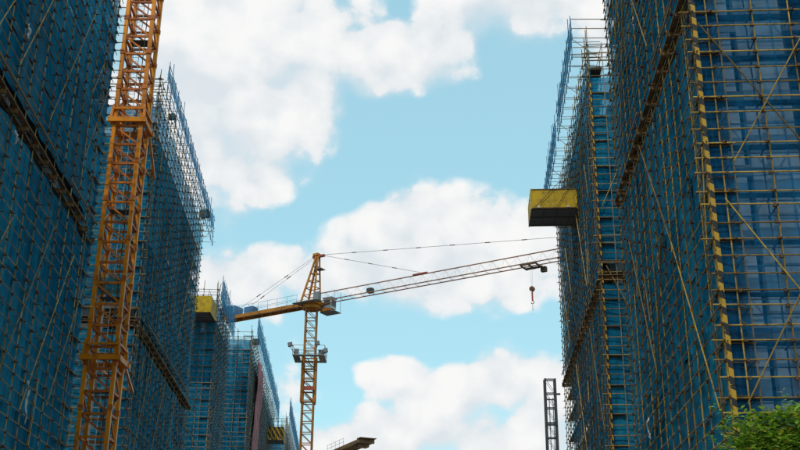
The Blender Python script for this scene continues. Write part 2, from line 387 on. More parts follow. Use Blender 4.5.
def face(t, A, u, n, length, ztop, znet, bays=1.5, rail=.6, band=None, pm='pole_tan', r=.03, sub=2, braces=(), netm='net', skip=None, over=.35, decks=True, beams=True, rm=None, xs=None, dw=.38):
    """one netted face of a scaffold: A origin, u along, n outward"""
    A, u, n = Vector(A), Vector(u), Vector(n); m = M[pm]
    P = lambda s, d, z: V3(A + u * s + n * d, z)
    nb = max(1, round(length / bays)); bw = length / nb
    small = MB(); inner = MB(); rmat = M[rm] if rm else m
    xs = xs or [i * bw for i in range(nb + 1)]
    for s in xs:
        s = s + rnd.uniform(-.1, .1); z = -.0; top = ztop + rnd.uniform(.1, 1.1)
        jz = rnd.uniform(3.5, 6.5); dx = rnd.uniform(-.02, .02)
        while z < top:
            z2 = min(top, z + jz); jz = 6.4
            if top - z2 < 1.2: z2 = top
            dx2 = rnd.uniform(-.03, .03)
            pole('standard_pole', P(s + dx, rnd.uniform(-.01, .01), z), P(s + dx2, rnd.uniform(-.01, .01), z2 + .02), r, m, t); z = z2; dx = dx2
        inner.prism(P(s, -.95, 0), P(s, -.95, ztop - .4), r * .95, 5)
    k = 0; z = .25
    while z < ztop + .01:
        cut = [0 - rnd.uniform(.1, over)]
        for c in range(1, sub): cut.append(length * c / sub + rnd.uniform(-1.2, 1.2))
        cut.append(length + rnd.uniform(.1, over))
        zz = z + rnd.uniform(-.05, .05)
        for a, b in zip(cut[:-1], cut[1:]):
            j = rnd.uniform(-.06, .06)
            if rm and k % 3 and rnd.random() < .04: continue
            pole('rail_pole', P(a - .1, .055, zz + j), P(b + .1, .055, zz - j * rnd.uniform(-1, 1)), r * (.8 if rm else .94), rmat, t)
        for s in xs:
            small.box(P(s, .035, zz), V3(u * (r * 1.75), 0), V3(n * (r * 1.9), 0), (0, 0, r * 1.9))
            if k % 3 == 0 or rnd.random() < .12:
                small.prism(P(s + .06, rnd.uniform(.12, .3), zz - .05), P(s + .06, -1.05, zz - .05), r * .9, 4)
        if k % 3 == 0:
            inner.prism(P(-.1, -.95, zz), P(length + .1, -.95, zz), r * .9, 4)
            if decks and 1 < zz < znet - 1:
                mb = MB(); mb.box(P(length / 2, -.52, zz + .03), V3(u * (length / 2), 0), V3(n * dw, 0), (0, 0, .022)); mb.build('deck_board', M['deck'], t)
        elif k % 3 == 2: inner.prism(P(-.1, -.95, zz), P(length + .1, -.95, zz), r * .85, 4)
        z += rail; k += 1
    # blue netting in sheets
    spans = [(.3, znet)]
    if band: spans = [(.3, band - .2), (band + 1.25, znet)]
    for za, zb in spans:
        nv = max(1, round((zb - za) / 5.4)); hv = (zb - za) / nv
        nu = max(1, round(length / 3.0)); hu = length / nu
        for j in range(nv):
            for i in range(nu):
                if skip and skip(i * hu + hu / 2, za + j * hv + hv / 2): continue
                o0 = P(i * hu - .03, -.09 + rnd.uniform(-.02, .02), za + j * hv - .04)
                X = V3(u * (hu + .06), 0); Y = V3(n, 0)
                mw = Matrix(((X.x, Y.x, 0, o0.x), (X.y, Y.y, 0, o0.y), (0, 0, hv + .08, o0.z), (0, 0, 0, 1)))
                link('net_panel', panel_mesh(M[netm], rnd.randrange(6)), t, mw)
    if band and beams:
        i = 0
        while i <= nb:      # steel joists that carry the upper scaffold
            s = i * bw; mb = MB()
            for dz, hw, hh in ((.3, .07, .012), (.08, .07, .012), (.19, .012, .1)):
                mb.box(P(s, -.5, band + dz), V3(u * hw, 0), V3(n * .72, 0), (0, 0, hh))
            mb.build('steel_joist', M['beam'], t); i += 1
        s = -.2
        while s < length:   # timber boards along the joists
            L = min(rnd.uniform(3, 4.4), length + .3 - s)
            for d, dz, w_, h_ in ((.1, .36, .1, .03), (-.3, .345, .14, .03), (-.62, .35, .14, .03), (.17, 1.2, .02, .07)):
                if rnd.random() < .12: continue
                mb = MB(); mb.box(P(s + L / 2, d, band + dz + rnd.uniform(-.01, .02)), V3(u * (L / 2 - .03), 0), V3(n * w_, 0), (0, 0, h_)); mb.build('timber_board', M['timber'], t)
            s += L
    for k in range(int(length * ztop / 130 if n.y > -.5 else 0)):       # odd poles, splices and short stays
        sa, za = rnd.uniform(0, length), rnd.uniform(8, ztop - 2); a_ = rnd.choice((1.25, 1.9, 1.1, 2.05, 1.57)) + rnd.uniform(-.1, .1); L_ = rnd.uniform(1.2, 4.0)
        pole('loose_pole', P(sa, .15, za), P(min(max(sa + math.cos(a_) * L_, -.2), length + .2), .12 + rnd.uniform(-.05, .08), za + math.sin(a_) * L_), r * .9, m, t)
    for (sa, za, sb, zb) in braces:
        pole('diagonal_brace', P(sa, .13, za), P(sb, .13, zb), r * .97, m, t)
    small.build('couplers_and_transoms', M['rust'], t, 'stuff'); inner.build('inner_row_poles', M['pole_grey'], t, 'stuff')

def top_guard(t, A, u, n, segs, out, z0, z1, zlow, pm, bays=1.5, r=.028):
    """open railing strip that rises above the netted part, hung a little outside it"""
    A, u, n = Vector(A), Vector(u), Vector(n); m = M[pm]
    P = lambda s, d, z: V3(A + u * s + n * d, z)
    ties = MB()
    for (sa, sb) in segs:
        nb = max(1, round((sb - sa) / bays)); bw = (sb - sa) / nb
        for i in range(nb + 1):
            s = sa + i * bw
            pole('guard_post', P(s, out, zlow), P(s + rnd.uniform(-.05, .05), out, z1 + rnd.choice((.15, .2, .3, .9))), r, m, t)
            for z in (z0 - .3, zlow + .4):
                ties.prism(P(s, out + rnd.uniform(.1, .3), z), P(s, -1.0, z), r * .8, 4)
            if i % 4 == 0: ties.prism(P(s, out, z0), P(s, -1.0, zlow), r * .8, 4)
        z = zlow + .2
        while z < z1 + .1:
            pole('guard_rail', P(sa - rnd.uniform(.2, .5), out + .05, z), P(sb + rnd.uniform(.2, .6), out + .05, z), r * .9, m, t); z += .85
        nu = max(1, round((sb - sa) / 3)); hu = (sb - sa) / nu
        for i in range(nu):
            o0 = P(sa + i * hu, out - .06, z0); X = V3(u * hu, 0); Y = V3(n, 0)
            link('guard_net', panel_mesh(M['net_light'], rnd.randrange(6)), t, Matrix(((X.x, Y.x, 0, o0.x), (X.y, Y.y, 0, o0.y), (0, 0, z1 - z0, o0.z), (0, 0, 0, 1))))
    ties.build('guard_ties', M['pole_grey'], t, 'stuff')

def unit(x, y): L = math.hypot(x, y); return (x / L, y / L)
ML, MR = -.05, .066
eL = unit(ML, 1); oL = unit(1, -ML)
eR = unit(MR, 1); oR = unit(-1, MR)
def ptL(Y, off=0): return (-14 + ML * Y + off, Y)
def ptR(Y): return (8.396 + MR * Y, Y)
neg = lambda a: (-a[0], -a[1])

def scaffold(A, label): return thing('scaffold', (A[0], A[1], 0), label, 'scaffold', SCAF_GROUP)

# --- right, near block
A = ptR(34); L = 20.3
building(A, eR, oR, L, 16, 38, 'nearest unfinished concrete block on the right, behind the striped corner', fronts=[(1.95, 3.65), (5.8, 7.4), (10, 11.4)])
t = scaffold(A, 'nearest right scaffold with tan poles, blue netting and a yellow-black striped corner')
face(t, A, eR, oR, L, 40, 39.4, 1.45, .6, 24.3, 'pole_tan', .028, 2, rm='pole_tan',
     braces=[(1, 9, 6.5, 17), (6.5, 17, 12, 24), (14, 10, 8.5, 18), (19.5, 27, 15, 35), (3, 27, 8, 35), (8, 27, 12.5, 34), (12, 13, 17, 21), (17, 27, 12, 35)])
FB = [(.2, 23.1, 4.7, 16.1), (.95, 17.5, 4.9, 24.2), (.5, 16.1, 4.7, 9.5), (.5, 9, 4.7, 16.3), (.3, 30, 4.7, 23.6), (6.2, 9, 10.5, 17), (10.5, 9, 6.2, 17)]
face(t, A, neg(oR), neg(eR), 14.5, 40, 39.4, 1.5, .6, None, 'pole_tan', .029, 1, braces=FB, netm='net_sheer', dw=.2, xs=[0, .68] + [2.16 + 1.48 * i for i in range(9)])
z = 6.0
cx = Vector((A[0], A[1])) + Vector(oR) * .09 - Vector(eR) * .1
while z < 39:           # hazard boards up the corner
    me = _shared.get('hz')
    if me is None:
        mb = MB(); mb.lo_hi((-.078, -.012, 0), (.078, .012, 1.78)); tmp = mb.build('hazard_board', M['hazard']); me = tmp.data; bpy.data.objects.remove(tmp); _shared['hz'] = me
    o = link('hazard_board', me, t, Matrix.Translation((cx.x + .16 + rnd.uniform(-.02, .02), cx.y - .06, z)) @ Matrix.Rotation(-.2, 4, 'Z') @ Matrix.Rotation(rnd.uniform(-.012, .012), 4, 'Y'))
    z += 1.8
# --- right, second block
A = ptR(63.2); L = 29.0
building(A, eR, oR, L - 5, 16, 36.1, 'second concrete block on the right, beyond the recess')
t = scaffold(A, 'second right scaffold with open railing strips above its roof')
face(t, A, eR, oR, L, 40.4, 39.6, 1.5, .6, 23.0, 'pole_brown', .028, 2, rm='pole_dark', skip=lambda s, z: s > L - 4.5 and z < 22,
     braces=[(2, 14, 7, 22), (7, 25, 12, 33), (12, 14, 17, 22), (16, 25, 21, 33), (21, 25, 26, 33), (22, 22, 27, 14), (4, 38, 9, 30)])
face(t, A, neg(oR), neg(eR), 6, 40.4, 37.4, 1.5, .6, 23.0, 'pole_brown', .03, 1, braces=[(.3, 28, 3, 34), (.3, 24, 3, 18)])
top_guard(t, A, eR, oR, [(.8, 13.5), (16, 30)], .95, 40.9, 42.6, 39.2, 'pole_blue')
for i in range(6):
    z = 38.6 + i * .75
    pole('guard_rail', (A[0] - .9, A[1] + .7, z), (A[0] + 3.5, A[1] + .6, z), .028, M['pole_brown'], t)
cx = Vector((A[0], A[1])) + Vector(oR) * .09
z = 10.0
while z < 37:
    link('hazard_board', _shared['hz'], t, Matrix.Translation((cx.x + .1, cx.y - .18, z)) @ Matrix.Rotation(-.1, 4, 'Z') @ Matrix.Diagonal((.75, 1, 1, 1))); z += 1.8

# --- left, near block
Y0 = 31.0; A = ptL(Y0); L = 23.4
building(A, eL, oL, L, 14, 34, 'nearest unfinished concrete block on the left, beside the orange mast')
t = scaffold(A, 'nearest left scaffold, blue netting crossed by a dark joist band')
face(t, A, eL, oL, L, 41, 40.2, 1.65, .6, 21.9, 'pole_brown', .028, 2, over=.6, rm='pole_dark',
     braces=[(3, 8, 10, 18), (8, 24, 15, 36), (13, 24, 21, 38), (14.5, 11, 20, 20), (18.5, 12, 22.5, 19), (5, 24, 10, 32), (19.5, 25, 22.8, 31), (10, 10, 16, 20)])
face(t, (A[0] + eL[0] * L, A[1] + eL[1] * L), neg(oL), eL, 6, 41, 36, 1.5, .6, None, 'pole_brown', .03, 1, over=.5)
# --- left, second block
A = ptL(68.3); L = 27.0
building(A, eL, oL, L, 16, 36, 'second concrete block on the left, behind the orange mast')
t = scaffold(A, 'second left scaffold with a long open railing strip above its roof')
face(t, A, eL, oL, L, 40, 38.8, 1.5, .6, 21.3, 'pole_brown', .028, 2, rm='pole_dark',
     braces=[(2, 12, 7, 21), (8, 12, 13, 20.5), (14, 13, 19, 21), (4, 24, 11, 35), (11, 24, 18, 36), (17, 25, 23, 36), (20, 14, 24, 20)])
face(t, A, neg(oL), neg(eL), 9, 40, 37.6, 1.5, .6, 21.3, 'pole_grey', .03, 1, braces=[(1, 15, 6, 24)])
top_guard(t, A, eL, oL, [(.3, 30.2)], .55, 40.0, 41.2, 38.2, 'pole_blue')
# --- left, third block
A = ptL(110); L = 14
building(A, eL, oL, L, 14, 36.2, 'third concrete block on the left, with the yellow platform on its front')
t = scaffold(A, 'third left scaffold, low grey poles in front of the crane counter-jib')
face(t, A, eL, oL, L, 37.5, 36.5, 1.5, .6, None, 'pole_grey', .03, 1, braces=[(1, 20, 6, 30), (8, 20, 13, 30)])
face(t, A, neg(oL), neg(eL), 9, 37.5, 35.2, 1.5, .6, None, 'pole_grey', .03, 1, braces=[(.5, 20, 5, 27), (5, 20, .5, 27)])
top_guard(t, A, eL, oL, [(0, 14.5)], .5, 36.3, 38.9, 35.6, 'pole_blue')
# --- left, fourth block
def ptL4(Y): return (-12.6 + ML * Y, Y)
A = ptL4(137); L = 55
building(A, eL, oL, L, 16, 39.1, 'fourth concrete block on the left, behind the pink sheet')
t = scaffold(A, 'fourth left scaffold with a bright blue railing strip above its roof')
face(t, A, eL, oL, L, 40.5, 39.3, 1.8, .6, None, 'pole_grey', .032, 1, braces=[(4, 26, 12, 37), (18, 26, 26, 37), (30, 28, 38, 38)])
face(t, A, neg(oL), neg(eL), 10, 40.5, 39.4, 1.6, .6, None, 'pole_grey', .032, 1, braces=[(.5, 24, 6, 34), (6, 24, .5, 34)])
top_guard(t, A, eL, oL, [(3, 58)], .6, 41.0, 43.6, 39.0, 'pole_blue', bays=2.0)
# --- left, fifth block
def ptL5(Y): return (-11.2 + ML * Y, Y)
A = ptL5(206); L = 52
building(A, eL, oL, L, 16, 40, 'farthest concrete block on the left, low beside the crane mast')
t = scaffold(A, 'farthest left scaffold, just above the frame bottom beside the crane mast')
face(t, A, eL, oL, L, 43, 41.3, 2.0, .6, None, 'pole_grey', .034, 1, decks=False)
face(t, A, neg(oL), neg(eL), 8, 43, 40, 1.6, .6, None, 'pole_grey', .034, 1, decks=False)
top_guard(t, A, eL, oL, [(0, 52)], .6, 43.6, 46.6, 41.0, 'pole_blue', bays=2.0)

# ------------------------------------------------------------------ loading platforms
def loading_platform(A, wdir, pdir, width, proj, zb, h, label, front='platform', beams=True):
    """A: inner corner at the scaffold, wdir along the facade, pdir away from it"""
    A, u, n = Vector(A), Vector(wdir), Vector(pdir)
    t = thing('loading_platform', (A.x, A.y, zb), label, 'platform', 'cantilevered loading platforms')
    P = lambda s, d, z: V3(A + u * s + n * d, zb + z)
    def bx(name, s0, s1, d0, d1, z0, z1, m, par=None):
        mb = MB(); mb.box(P((s0 + s1) / 2, (d0 + d1) / 2, (z0 + z1) / 2), V3(u * ((s1 - s0) / 2), 0), V3(n * ((d1 - d0) / 2), 0), (0, 0, (z1 - z0) / 2)); return mb.build(name, m, par or t)
    bx('floor_plate', .055, width - .055, -.6, proj - .055, -.05, 0, M['floor'])
    for s in (.18, width / 2, width - .18): bx('floor_beam', s - .07, s + .07, -1.2, proj - .08, -.09, -.054, M['dark'])
    for d in (.5, 1.5, 2.5):
        if d < proj: bx('cross_beam', .1, width - .1, d - .04, d + .04, -.08, -.056, M['dark'])
    def panel(s0, s1, d0, d1, mm):
        return bx('side_panel', s0, s1, d0, d1, -.06, h, M[mm])
    sp = panel(0, .05, 0, proj, front); panel(width - .05, width, 0, proj, 'platform'); panel(.052, width - .052, proj - .05, proj, front if front != 'platform' else 'platform')
    for s in (-.03, width - .03):
        for d in (.05, proj - .02): bx('corner_post', s, s + .06, d - .06, d, -.1, h + .06, M['platform'])
    bx('top_rail', -.035, -.004, .1, proj - .1, h - .06, h + .01, M['beam']); bx('bottom_rail', -.035, -.004, .1, proj - .1, -.07, 0.0, M['beam'])
    for k in range(1, 4):
        bx('panel_rib', -.028, -.002, proj * k / 4 - .03, proj * k / 4 + .03, .01, h - .07, M['platform'])
        bx('panel_rib', width * k / 4 - .03, width * k / 4 + .03, proj + .002, proj + .028, .01, h - .07, M['platform'])
    for s in (-.12, width + .12):
        for d in (proj * .45, proj * .92): pole('stay_cable', P(s, d, -.02), P(s, -.9, h + 2.9), .022, M['dark'], t)
    for d in (.25, 1.05):
        bx('lifting_lug', -.09, -.04, d * proj / 1.3, d * proj / 1.3 + .16, -.02, .12, M['white'], sp)
    return t
q = ptR(74)
loading_platform(q, eR, oR, 3.7, 3.5, 32.48, 1.5, 'yellow loading platform jutting from the right scaffold over the street')
q = ptL(110); q = (q[0] - 4.0, q[1] - .1)
loading_platform(q, (1, 0), (0, -1), 4.05, 3.6, 33.9, 1.7, 'small yellow loading platform on the front of the third left block')
q = ptL4(176)
loading_platform(q, eL, oL, 3.6, 2.7, 33.4, 2.1, 'yellow and black striped loading platform low beside the crane mast', front='hazard_v')

# ------------------------------------------------------------------ lattice masts
def lattice(t, c, wx, wy, z0, z1, pitch, leg, hb, db, m, names=('mast_leg', 'cross_bar', 'diagonal_brace'), cross=False, md=None):
    md = md or m
    cs = [Vector((c[0] + sx * wx / 2, c[1] + sy * wy / 2, 0)) for sx, sy in ((-1, -1), (1, -1), (1, 1), (-1, 1))]
    for q in cs: bar(names[0], (q.x, q.y, z0), (q.x, q.y, z1), leg, leg, m, t)
    n = int(round((z1 - z0) / pitch)); ph = (z1 - z0) / n
    for k in range(n + 1):
        z = z0 + k * ph
        for i in range(4):
            a, b = cs[i], cs[(i + 1) % 4]
            if i in (2,): a, b = b, a
            zz = z if k < n else z - hb * .6
            bar(names[1], (a.x, a.y, zz), (b.x, b.y, zz), hb, hb, md, t)
            if k < n:
                d = [(a, b, z + ph, z)] if not (i % 2) else ([(a, b, z + ph, z)] if k % 2 else [(a, b, z, z + ph)])
                for (p, q, za, zb) in d: bar(names[2], (p.x, p.y, za), (q.x, q.y, zb), db, db, md, t)

# --- big orange mast on the left
CX, CY = -17.08, 61.0
t = thing('crane_mast', (CX, CY, 0), 'tall orange lattice crane mast rising between the two left scaffolds', 'crane mast')
mb = MB(); mb.lo_hi((CX - 2.4, CY - 2.4, 0), (CX + 2.4, CY + 2.4, .9)); mb.build('foundation_block', M['conc'], t)
lattice(t, (CX, CY), 1.66, 1.66, .9, 50, 1.28, .23, .13, .1, M['orange'], md=M['orange_dark'])
for k in range(20):          # bolted splice sleeves at the section joints
    z = .9 + 2.557 * k + .35
    for sx in (-1, 1):
        for sy in (-1, 1):
            mb = MB(); mb.lo_hi((CX + sx * .83 - .15, CY + sy * .83 - .15, z), (CX + sx * .83 + .15, CY + sy * .83 + .15, z + .3)); mb.build('splice_sleeve', M['orange_dark'], t)
pole('power_cable', (CX + .5, CY - .7, .9), (CX + .42, CY - .66, 49), .03, M['dark'], t)
for zc in (16.9, 32.1):      # tie collars
    for (dx, dy, lx, ly) in ((0, -1.04, 1.2, .1), (0, 1.04, 1.2, .1), (-1.04, 0, .1, .93), (1.04, 0, .1, .93)):
        mb = MB(); mb.lo_hi((CX + dx - lx, CY + dy - ly, zc), (CX + dx + lx, CY + dy + ly, zc + .3)); mb.build('collar_beam', M['orange'], t)
    for sx in (-1, 1):
        for sy in (-1, 1): bar('collar_bracket', (CX + sx * 1.04, CY + sy * 1.04, zc + .3), (CX + sx * .95, CY + sy * .95, zc + 1.25), .13, .13, M['orange'], t)
    for dz in (.95,):
        bar('collar_rail', (CX - 1.0, CY - 1.0, zc + dz), (CX + 1.0, CY - 1.0, zc + dz), .12, .12, M['orange'], t); bar('collar_rail', (CX + 1.0, CY - 1.0, zc + dz + .005), (CX + 1.0, CY + 1.0, zc + dz + .005), .12, .12, M['orange'], t)
    for (p, q) in (((CX + .9, CY + 1.1), (CX - .2, 69.0)), ((CX - .9, CY + 1.1), (CX - 2.6, 69.0)), ((CX - .8, CY + 1.1), (CX - .5, 69.0))):
        bar('tie_strut', (*p, zc + .15), (*q, zc + .15), .15, .15, M['orange'], t)
for z in (9.8, 15.3, 20.9, 26.5, 32.8, 38.5):    # ladder landings
    mb = MB(); mb.lo_hi((CX - .7, CY - .1, z), (CX + .7, CY + .72, z + .05)); mb.build('landing', M['dark'], t)
pm = M['net_green']
for (p, q) in (((CX - .9, CY - .92), (CX + .9, CY - .92)),):
    X = Vector((q[0] - p[0], 0, 0)); link('landing_net', panel_mesh(pm, 1), t, Matrix(((X.x, 0, 0, p[0]), (0, 1, 0, p[1] + .25), (0, 0, 1.05, 20.9), (0, 0, 0, 1))))
for dx in (-.5, -.12): pole('ladder_rail', (CX + dx, CY + .35, 1), (CX + dx, CY + .35, 49), .025, M['white'], t)
mb = MB()
for k in range(160): mb.prism((CX - .5, CY + .35, 1.2 + k * .3), (CX - .12, CY + .35, 1.2 + k * .3), .016, 4)
mb.build('ladder_rungs', M['white'], t, 'stuff')

# --- tower crane across the street
CX, CY = -10.62, 125.0
t = thing('tower_crane', (CX, CY, 0), 'yellow tower crane with long thin jib reaching right across the sky', 'tower crane')
mb = MB(); mb.lo_hi((CX - 3, CY - 3, 0), (CX + 3, CY + 3, 1.2)); mb.build('foundation_block', M['conc'], t)
lattice(t, (CX, CY), 1.3, 1.3, 1.2, 39.95, 1.25, .17, .09, .075, M['yellow'])
# climbing frame with platform and floodlights
lattice(t, (CX, CY), 1.62, 1.62, 28.50, 34.10, 1.4, .15, .1, .08, M['yellow'], ('climbing_frame_leg', 'climbing_frame_bar', 'climbing_frame_brace'))
def bxt(name, a, b, m):
    mb = MB(); mb.lo_hi(a, b); return mb.build(name, m, t)
for (x0, x1, y0, y1) in ((-1.9, 1.9, -1.9, -1.12), (-1.9, 1.9, 1.12, 1.9), (-1.9, -1.12, -1.11, 1.11), (1.12, 1.9, -1.11, 1.11)):
    bxt('service_platform', (CX + x0, CY + y0, 33.80), (CX + x1, CY + y1, 33.88), M['grey'])
for sx in (-1.88, 1.88):
    for sy in (-1.88, 0, 1.88): pole('platform_post', (CX + sx, CY + sy, 33.88), (CX + sx, CY + sy, 35.00), .03, M['grey'], t)
    for zz in (34.40, 35.00):
        pole('platform_rail', (CX + sx, CY - 1.9, zz), (CX + sx, CY + 1.9, zz), .028, M['grey'], t); pole('platform_rail', (CX - 1.9, CY + sx, zz), (CX + 1.9, CY + sx, zz), .028, M['grey'], t)
bxt('tool_box', (CX - 1.75, CY - 1.7, 33.89), (CX - 1.2, CY - 1.2, 34.60), M['grey']); bxt('tool_box', (CX + 1.15, CY - 1.75, 33.89), (CX + 1.8, CY - 1.2, 34.50), M['grey'])
bxt('red_sign', (CX - .55, CY - 1.18, 29.80), (CX + .75, CY - 1.13, 30.25), M['red'])
for (x, z) in ((-2.2, 35.0), (1.0, 35.2), (2.0, 34.3)):       # floodlights
    bar('lamp_arm', (CX + x * .75, CY - 1.85, 34.00), (CX + x, CY - 1.95, z - .25), .06, .06, M['dark'], t)
    mb = MB(); mb.box((CX + x, CY - 2.05, z), (.26, 0, .06), (0, .13, 0), (-.05, 0, .24)); lo = mb.build('floodlight', M['dark'], t)
    mb = MB(); mb.box((CX + x, CY - 2.19, z), (.21, 0, .05), (0, .006, 0), (-.04, 0, .19)); gl = mb.build('floodlight_lens', M['grey'], lo)
# slewing part, turned with the jib
ang = math.radians(58.4); jd = Vector((math.sin(ang), -math.cos(ang))); jn = Vector((jd.y, -jd.x)) * -1   # jd to the jib tip, jn sideways
J = lambda a, b, z: Vector((CX + jd.x * a + jn.x * b, CY + jd.y * a + jn.y * b, z - .95))
def bj(name, a0, a1, b0, b1, z0, z1, m):
    mb = MB(); mb.box(J((a0 + a1) / 2, (b0 + b1) / 2, (z0 + z1) / 2), V3(jd * ((a1 - a0) / 2), 0), V3(jn * ((b1 - b0) / 2), 0), (0, 0, (z1 - z0) / 2)); return mb.build(name, m, t)
mb = MB(); mb.prism((CX, CY, 39.95), (CX, CY, 40.4), 1.15, 20); mb.build('slewing_ring', M['yellow'], t)
bj('turntable', -1.3, 1.3, -1.2, 1.2, 41.355, 41.75, M['yellow'])
for b in (-1.55, 1.55): bj('turntable_walkway', -1.6, 1.9, b - .34, b + .34, 41.4, 41.46, M['grey'])
ZT = 47.6
for a, b in ((-1.2, -.7), (-1.2, .7), (.75, -.7), (.75, .7)):
    bar('head_leg', J(a, b, 41.75), J(.62 + .14 * (1 if a > 0 else -1), b * .22, ZT), .2, .2, M['yellow'], t)
for k in range(1, 6):
    f_ = k / 6.4; z = 41.75 + (ZT - 41.75) * f_
    c = [J(a + (.62 - a) * f_, b * (1 - .78 * f_), z) for a, b in ((-1.2, -.7), (.75, -.7), (.75, .7), (-1.2, .7))]
    for i in range(4): bar('head_bar', c[i], c[(i + 1) % 4], .09, .09, M['yellow'], t)
bj('head_sheave_block', -.1, 1.6, -.18, .18, ZT - .12, ZT + .14, M['red']); bj('head_platform', .5, 1.5, -.5, .5, ZT - 1.75, ZT - 1.7, M['grey'])
bj('head_cap', .05, .8, -.3, .3, ZT + .141, ZT + .42, M['yellow'])
# cab and cabinets on the camera side of the jib root
cabn = bj('cab', 1.1, 2.3, .8, 1.85, 41.0, 42.3, M['white'])
def bc(name, a0, a1, b0, b1, z0, z1, m):
    mb = MB(); mb.box(J((a0 + a1) / 2, (b0 + b1) / 2, (z0 + z1) / 2), V3(jd * ((a1 - a0) / 2), 0), V3(jn * ((b1 - b0) / 2), 0), (0, 0, (z1 - z0) / 2)); return mb.build(name, m, cabn)
for (a0, a1, b0, b1, z0, z1) in ((1.25, 2.15, .78, .797, 41.5, 42.1), (2.304, 2.32, .9, 1.75, 41.3, 42.1), (1.25, 2.15, 1.853, 1.87, 41.5, 42.1)):
    bc('cab_window', a0, a1, b0, b1, z0, z1, M['glass'])
bc('cab_roof', 1.0, 2.4, .7, 1.95, 42.304, 42.4, M['grey'])
bj('electric_cabinet', 1.35, 2.0, -1.5, -.9, 41.5, 42.5, M['grey']); bj('cab_bracket', .9, 2.4, .5, .79, 40.6, 40.9, M['yellow']); bj('cab_floor', .8, 2.9, .6, 2.1, 40.5, 40.58, M['grey'])
for (a, b) in ((.9, 2.05), (2.8, 2.05), (2.8, .7)): pole('cab_rail_post', J(a, b, 40.58), J(a, b, 43.2), .025, M['grey'], t)
# jib: triangular truss, one top chord and two bottom chords
JL = 52.0; ZB, ZTp = 41.55, 42.75
ch = [(.55, ZB), (-.55, ZB), (0.0, ZTp)]
for b, z in ch: bar('jib_chord', J(1.3, b, z), J(JL, b, z), .1, .1, M['jib'], t)
n = int((JL - 1.3) / 1.5)
for k in range(n):
    a = 1.3 + k * 1.5
    for b in (-.55, .55):
        bar('jib_lacing', J(a, b, ZB), J(a + .75, 0, ZTp), .012, .012, M['jib'], t); bar('jib_lacing', J(a + .75, 0, ZTp), J(a + 1.5, b, ZB), .012, .012, M['jib'], t)
    bar('jib_cross_bar', J(a, -.55, ZB), J(a, .55, ZB), .03, .03, M['jib'], t)
# counter-jib girder
CJ = -14.0
for b in (-.65, .65): bj('counter_jib_girder', CJ, -1.31, b - .1, b + .1, 41.3, 41.72, M['yellow'])
for k in range(9): bar('counter_jib_brace', J(-1.4 - k * 1.38, -.6, 41.4), J(-1.4 - (k + 1) * 1.38, .6, 41.4), .1, .1, M['yellow'], t)
bj('counter_jib_deck', CJ, -1.5, -.5, .5, 41.752, 41.79, M['beam'])
for b in (-.95, .95):
    for k in range(9): pole('handrail_post', J(-1.6 - k * 1.5, b, 41.5), J(-1.6 - k * 1.5, b, 42.75), .018, M['grey'], t)
    for z in (42.2, 42.75): pole('handrail', J(-1.6, b, z), J(CJ, b, z), .018, M['grey'], t)
for k in range(4): bj('counterweight', CJ + .1 + k * .62, CJ + .66 + k * .62, -.85, .85, 41.8, 43.0, M['bluep'])
bj('hoist_winch', -10.2, -8.8, -.5, .5, 41.8, 42.6, M['bluep'])
# pendant bars with their couplers
def pendant(p, q, n, r=.03):
    pole('pendant_bar', p, q, r * .8, M['cable'], t)
    for i in range(1, n):
        c = p + (q - p) * (i / n); d = (q - p).normalized() * .4
        bar('pendant_coupler', c - d * .8, c + d * .8, .085, .085, M['beam'], t)
pendant(J(1.5, 0, ZT), J(15.2, 0, ZTp + .3), 4); pendant(J(1.5, 0, ZT + .1), J(42, 0, ZTp + .2), 9)
for b in (-.5, .5): pendant(J(.2, b * .3, ZT), J(-12.2, b, 42.0), 3, .022)
bar('pendant_anchor', J(14.3, 0, ZTp + .12), J(16.2, 0, ZTp + .12), .2, .16, M['red'], t)
# jib winch, trolley, rope and hook
bj('trolley_winch', 8.1, 8.8, -.3, .3, 41.66, 42.2, M['dark'])
for b in (-.75, .75): bj('trolley_frame', 28.2, 30.2, b - .05, b + .05, 41.25, 41.5, M['rust'])
for a in (28.3, 29.2, 30.1): bj('trolley_axle', a - .07, a + .07, -.8, .8, 41.22, 41.36, M['rust'])
bj('trolley_basket', 29.9, 30.5, .83, 1.3, 40.85, 41.4, M['rust'])
for b in (-.25, .25): pole('hoist_rope', J(29.2, b, 41.3), J(29.2, b * .5, 39.0), .009, M['cable'], t)
mb = MB(); mb.prism(J(29.2, -.16, 38.75), J(29.2, .16, 38.75), .28, 12); hb = mb.build('hook_block', M['beam'], t)
mb = MB(); mb.prism(J(29.2, 0, 38.4), J(29.2, 0, 37.4), .09, 8); mb.build('hook_shank', M['red'], hb)
mb = MB(); hp = [J(29.2 + 0.16 * math.sin(k * .52), 0, 37.24 + .16 * math.cos(k * .52)) for k in range(10)]
for a_, b_ in zip(hp[:-1], hp[1:]): mb.prism(a_, b_, .045, 6)
mb.build('hook', M['red'], hb)
mb = MB(); mb.prism(J(29.2, 0, 36.98), J(29.2, 0, 36.3), .035, 6); mb.build('sling', M['rag'], hb)

